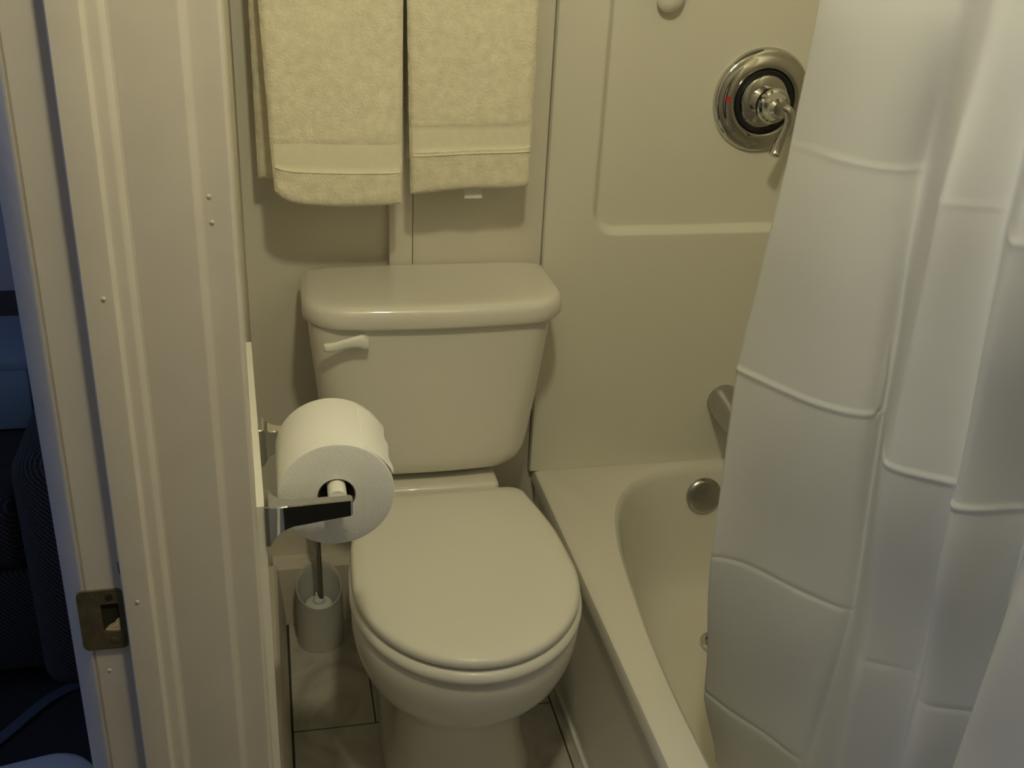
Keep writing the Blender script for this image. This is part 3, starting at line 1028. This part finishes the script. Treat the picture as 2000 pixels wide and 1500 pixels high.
# ------------------------------------------------------------------ the dim bedroom seen past the door frame
box('wall_bedroom_far', (-3.1, 2.70, 0), (-0.205, 2.80, CEIL), M['wall2'])['kind'] = 'structure'
box('wall_bedroom_side', (-3.1, -1.3, 0), (-2.9, 2.70, CEIL), M['wall2'])['kind'] = 'structure'
box('wall_bedroom_near', (-3.1, -1.4, 0), (-0.205, -1.3, CEIL), M['wall2'])['kind'] = 'structure'
box('wall_bedroom_end', (-0.215, YB + 0.1, 0), (-0.205, 2.70, CEIL), M['wall2'])['kind'] = 'structure'
box('ceiling_bedroom', (-3.1, -1.4, CEIL), (-0.205, 2.8, CEIL + 0.1), M['wall2'])['kind'] = 'structure'
box('floor_bedroom', (-3.1, -1.4, -0.06), (-0.21, 2.8, 0.0), M['carpet'])['kind'] = 'structure'
# low dark cabinet
cb = empty('low_cabinet', (-1.05, 2.56, 0))
box('cabinet_body', (-1.60, 2.46, 0.05), (-0.50, 2.695, 0.452), M['wood'], cb, r=0.004)
box('cabinet_top', (-1.62, 2.44, 0.452), (-0.48, 2.698, 0.476), M['wood'], cb, r=0.004)
for x in (-1.56, -0.54):
    for y in (2.49, 2.66):
        box('foot', (x - 0.025, y - 0.025, 0.0), (x + 0.025, y + 0.025, 0.052), M['wood'], cb, r=0.003)
tag(cb, 'dark brown low cabinet against the far bedroom wall', 'cabinet')
# armchair
ch = empty('armchair', (-0.75, 1.95, 0))
box('seat_cushion', (-1.08, 1.72, 0.30), (-0.455, 2.28, 0.450), M['chair'], ch, r=0.03, seg=4)
box('seat_base', (-1.10, 1.735, 0.07), (-0.44, 2.30, 0.30), M['chair'], ch, r=0.015, seg=3)
for (x0, x1) in ((-0.452, -0.335), (-1.20, -1.083)):
    box('armrest', (x0, 1.66, 0.07), (x1, 2.32, 0.565), M['chair'], ch, r=0.045, seg=5)
for x in (-1.14, -0.38):
    for y in (1.72, 2.26):
        tube('leg', [(x, y, 0.0), (x, y, 0.075)], [0.016, 0.022], M['wood'], ch, 12)
tag(ch, 'dark herringbone upholstered armchair in the dim bedroom', 'chair')
bb = empty('storage_box', (-0.66, 2.09, 0.455))
box('box_body', (-0.86, 1.985, 0.456), (-0.468, 2.20, 0.590), M['bluebox'], bb, r=0.004)
box('box_lid', (-0.864, 1.981, 0.582), (-0.464, 2.204, 0.606), M['bluebox'], bb, r=0.004)
tag(bb, 'blue lidded box resting on the dark armchair seat', 'box')
# pale rounded bin by the door frame
bi = empty('waste_bin', (-0.40, 1.13, 0))


def rr_loop(x0, x1, y0, y1, r, z, n=8, rot=0.2):
    c = Vector(((x0 + x1) / 2, (y0 + y1) / 2))
    out = []
    for (ccx, ccy, a0) in ((x1 - r, y1 - r, 0), (x0 + r, y1 - r, 90), (x0 + r, y0 + r, 180), (x1 - r, y0 + r, 270)):
        for k in range(n):
            a = math.radians(a0 + 90 * k / (n - 1))
            p = Vector((ccx + r * math.cos(a), ccy + r * math.sin(a))) - c
            out.append((c.x + p.x * math.cos(rot) - p.y * math.sin(rot), c.y + p.x * math.sin(rot) + p.y * math.cos(rot), z))
    return out


def bl(ins, z):
    return rr_loop(-0.525 + ins, -0.276 - ins, 1.085 + ins, 1.263 - ins, 0.060, z)


loft('bin_body', [bl(0.03, 0.0), bl(0.028, 0.006), bl(0.012, 0.262)], M['bin'], bi)
loft('bin_lid', [bl(0.004, 0.2625), bl(0.0, 0.266), bl(0.0, 0.286), bl(0.003, 0.294), bl(0.010, 0.2995), bl(0.03, 0.302)], M['bin'], bi, angle=60)
tag(bi, 'pale rounded plastic bin on the bedroom floor behind the door frame', 'bin')
# strap lying on the floor
pts = spline([(-0.70, 1.52, 0.004), (-0.60, 1.56, 0.006), (-0.535, 1.63, 0.008), (-0.47, 1.72, 0.008), (-0.42, 1.76, 0.006), (-0.37, 1.77, 0.005)], 40)
vs = []
for i, p in enumerate(pts):
    a = Vector(pts[max(i - 1, 0)])
    b = Vector(pts[min(i + 1, 39)])
    t = (b - a).normalized()
    n2 = Vector((-t.y, t.x, 0)) * 0.011
    p = Vector(p)
    vs += [p + n2, p + n2 + Vector((0, 0, 0.003)), p - n2 + Vector((0, 0, 0.003)), p - n2]
fs = []
for i in range(39):
    for k in range(4):
        fs.append((i * 4 + k, i * 4 + (k + 1) % 4, (i + 1) * 4 + (k + 1) % 4, (i + 1) * 4 + k))
fs += [(0, 1, 2, 3), (156, 157, 158, 159)]
st = pyd('fabric_strap', [(v[0], v[1], max(v[2] - 0.004, 0.0005)) for v in vs], fs, M['strap'])
tag(st, 'thin bluish strap lying on the dark bedroom floor', 'strap')

# ------------------------------------------------------------------ ceiling lamp (above the frame) and its light
lm = empty('ceiling_lamp', (LAMP.x, LAMP.y, CEIL))
lathe('lamp_base', [(0.075, 0), (0.075, 0.015), (0.06, 0.028), (0.0, 0.028)], (LAMP.x, LAMP.y, CEIL), (0, 0, -1), M['satin'], lm, 40)
lathe('lamp_shade', [(0.055, 0.028), (0.085, 0.05), (0.095, 0.085), (0.085, 0.12), (0.055, 0.142), (0.0, 0.15)], (LAMP.x, LAMP.y, CEIL), (0, 0, -1), M['lampglass'], lm, 40)
tag(lm, 'round glass ceiling lamp over the bathroom floor', 'lamp')
pd = bpy.data.lights.new('lamp_light', 'POINT')
pd.energy = LAMP_W
pd.color = LAMP_COL
pd.shadow_soft_size = 0.055
po = bpy.data.objects.new('lamp_light', pd)
C.objects.link(po)
po.location = LAMP
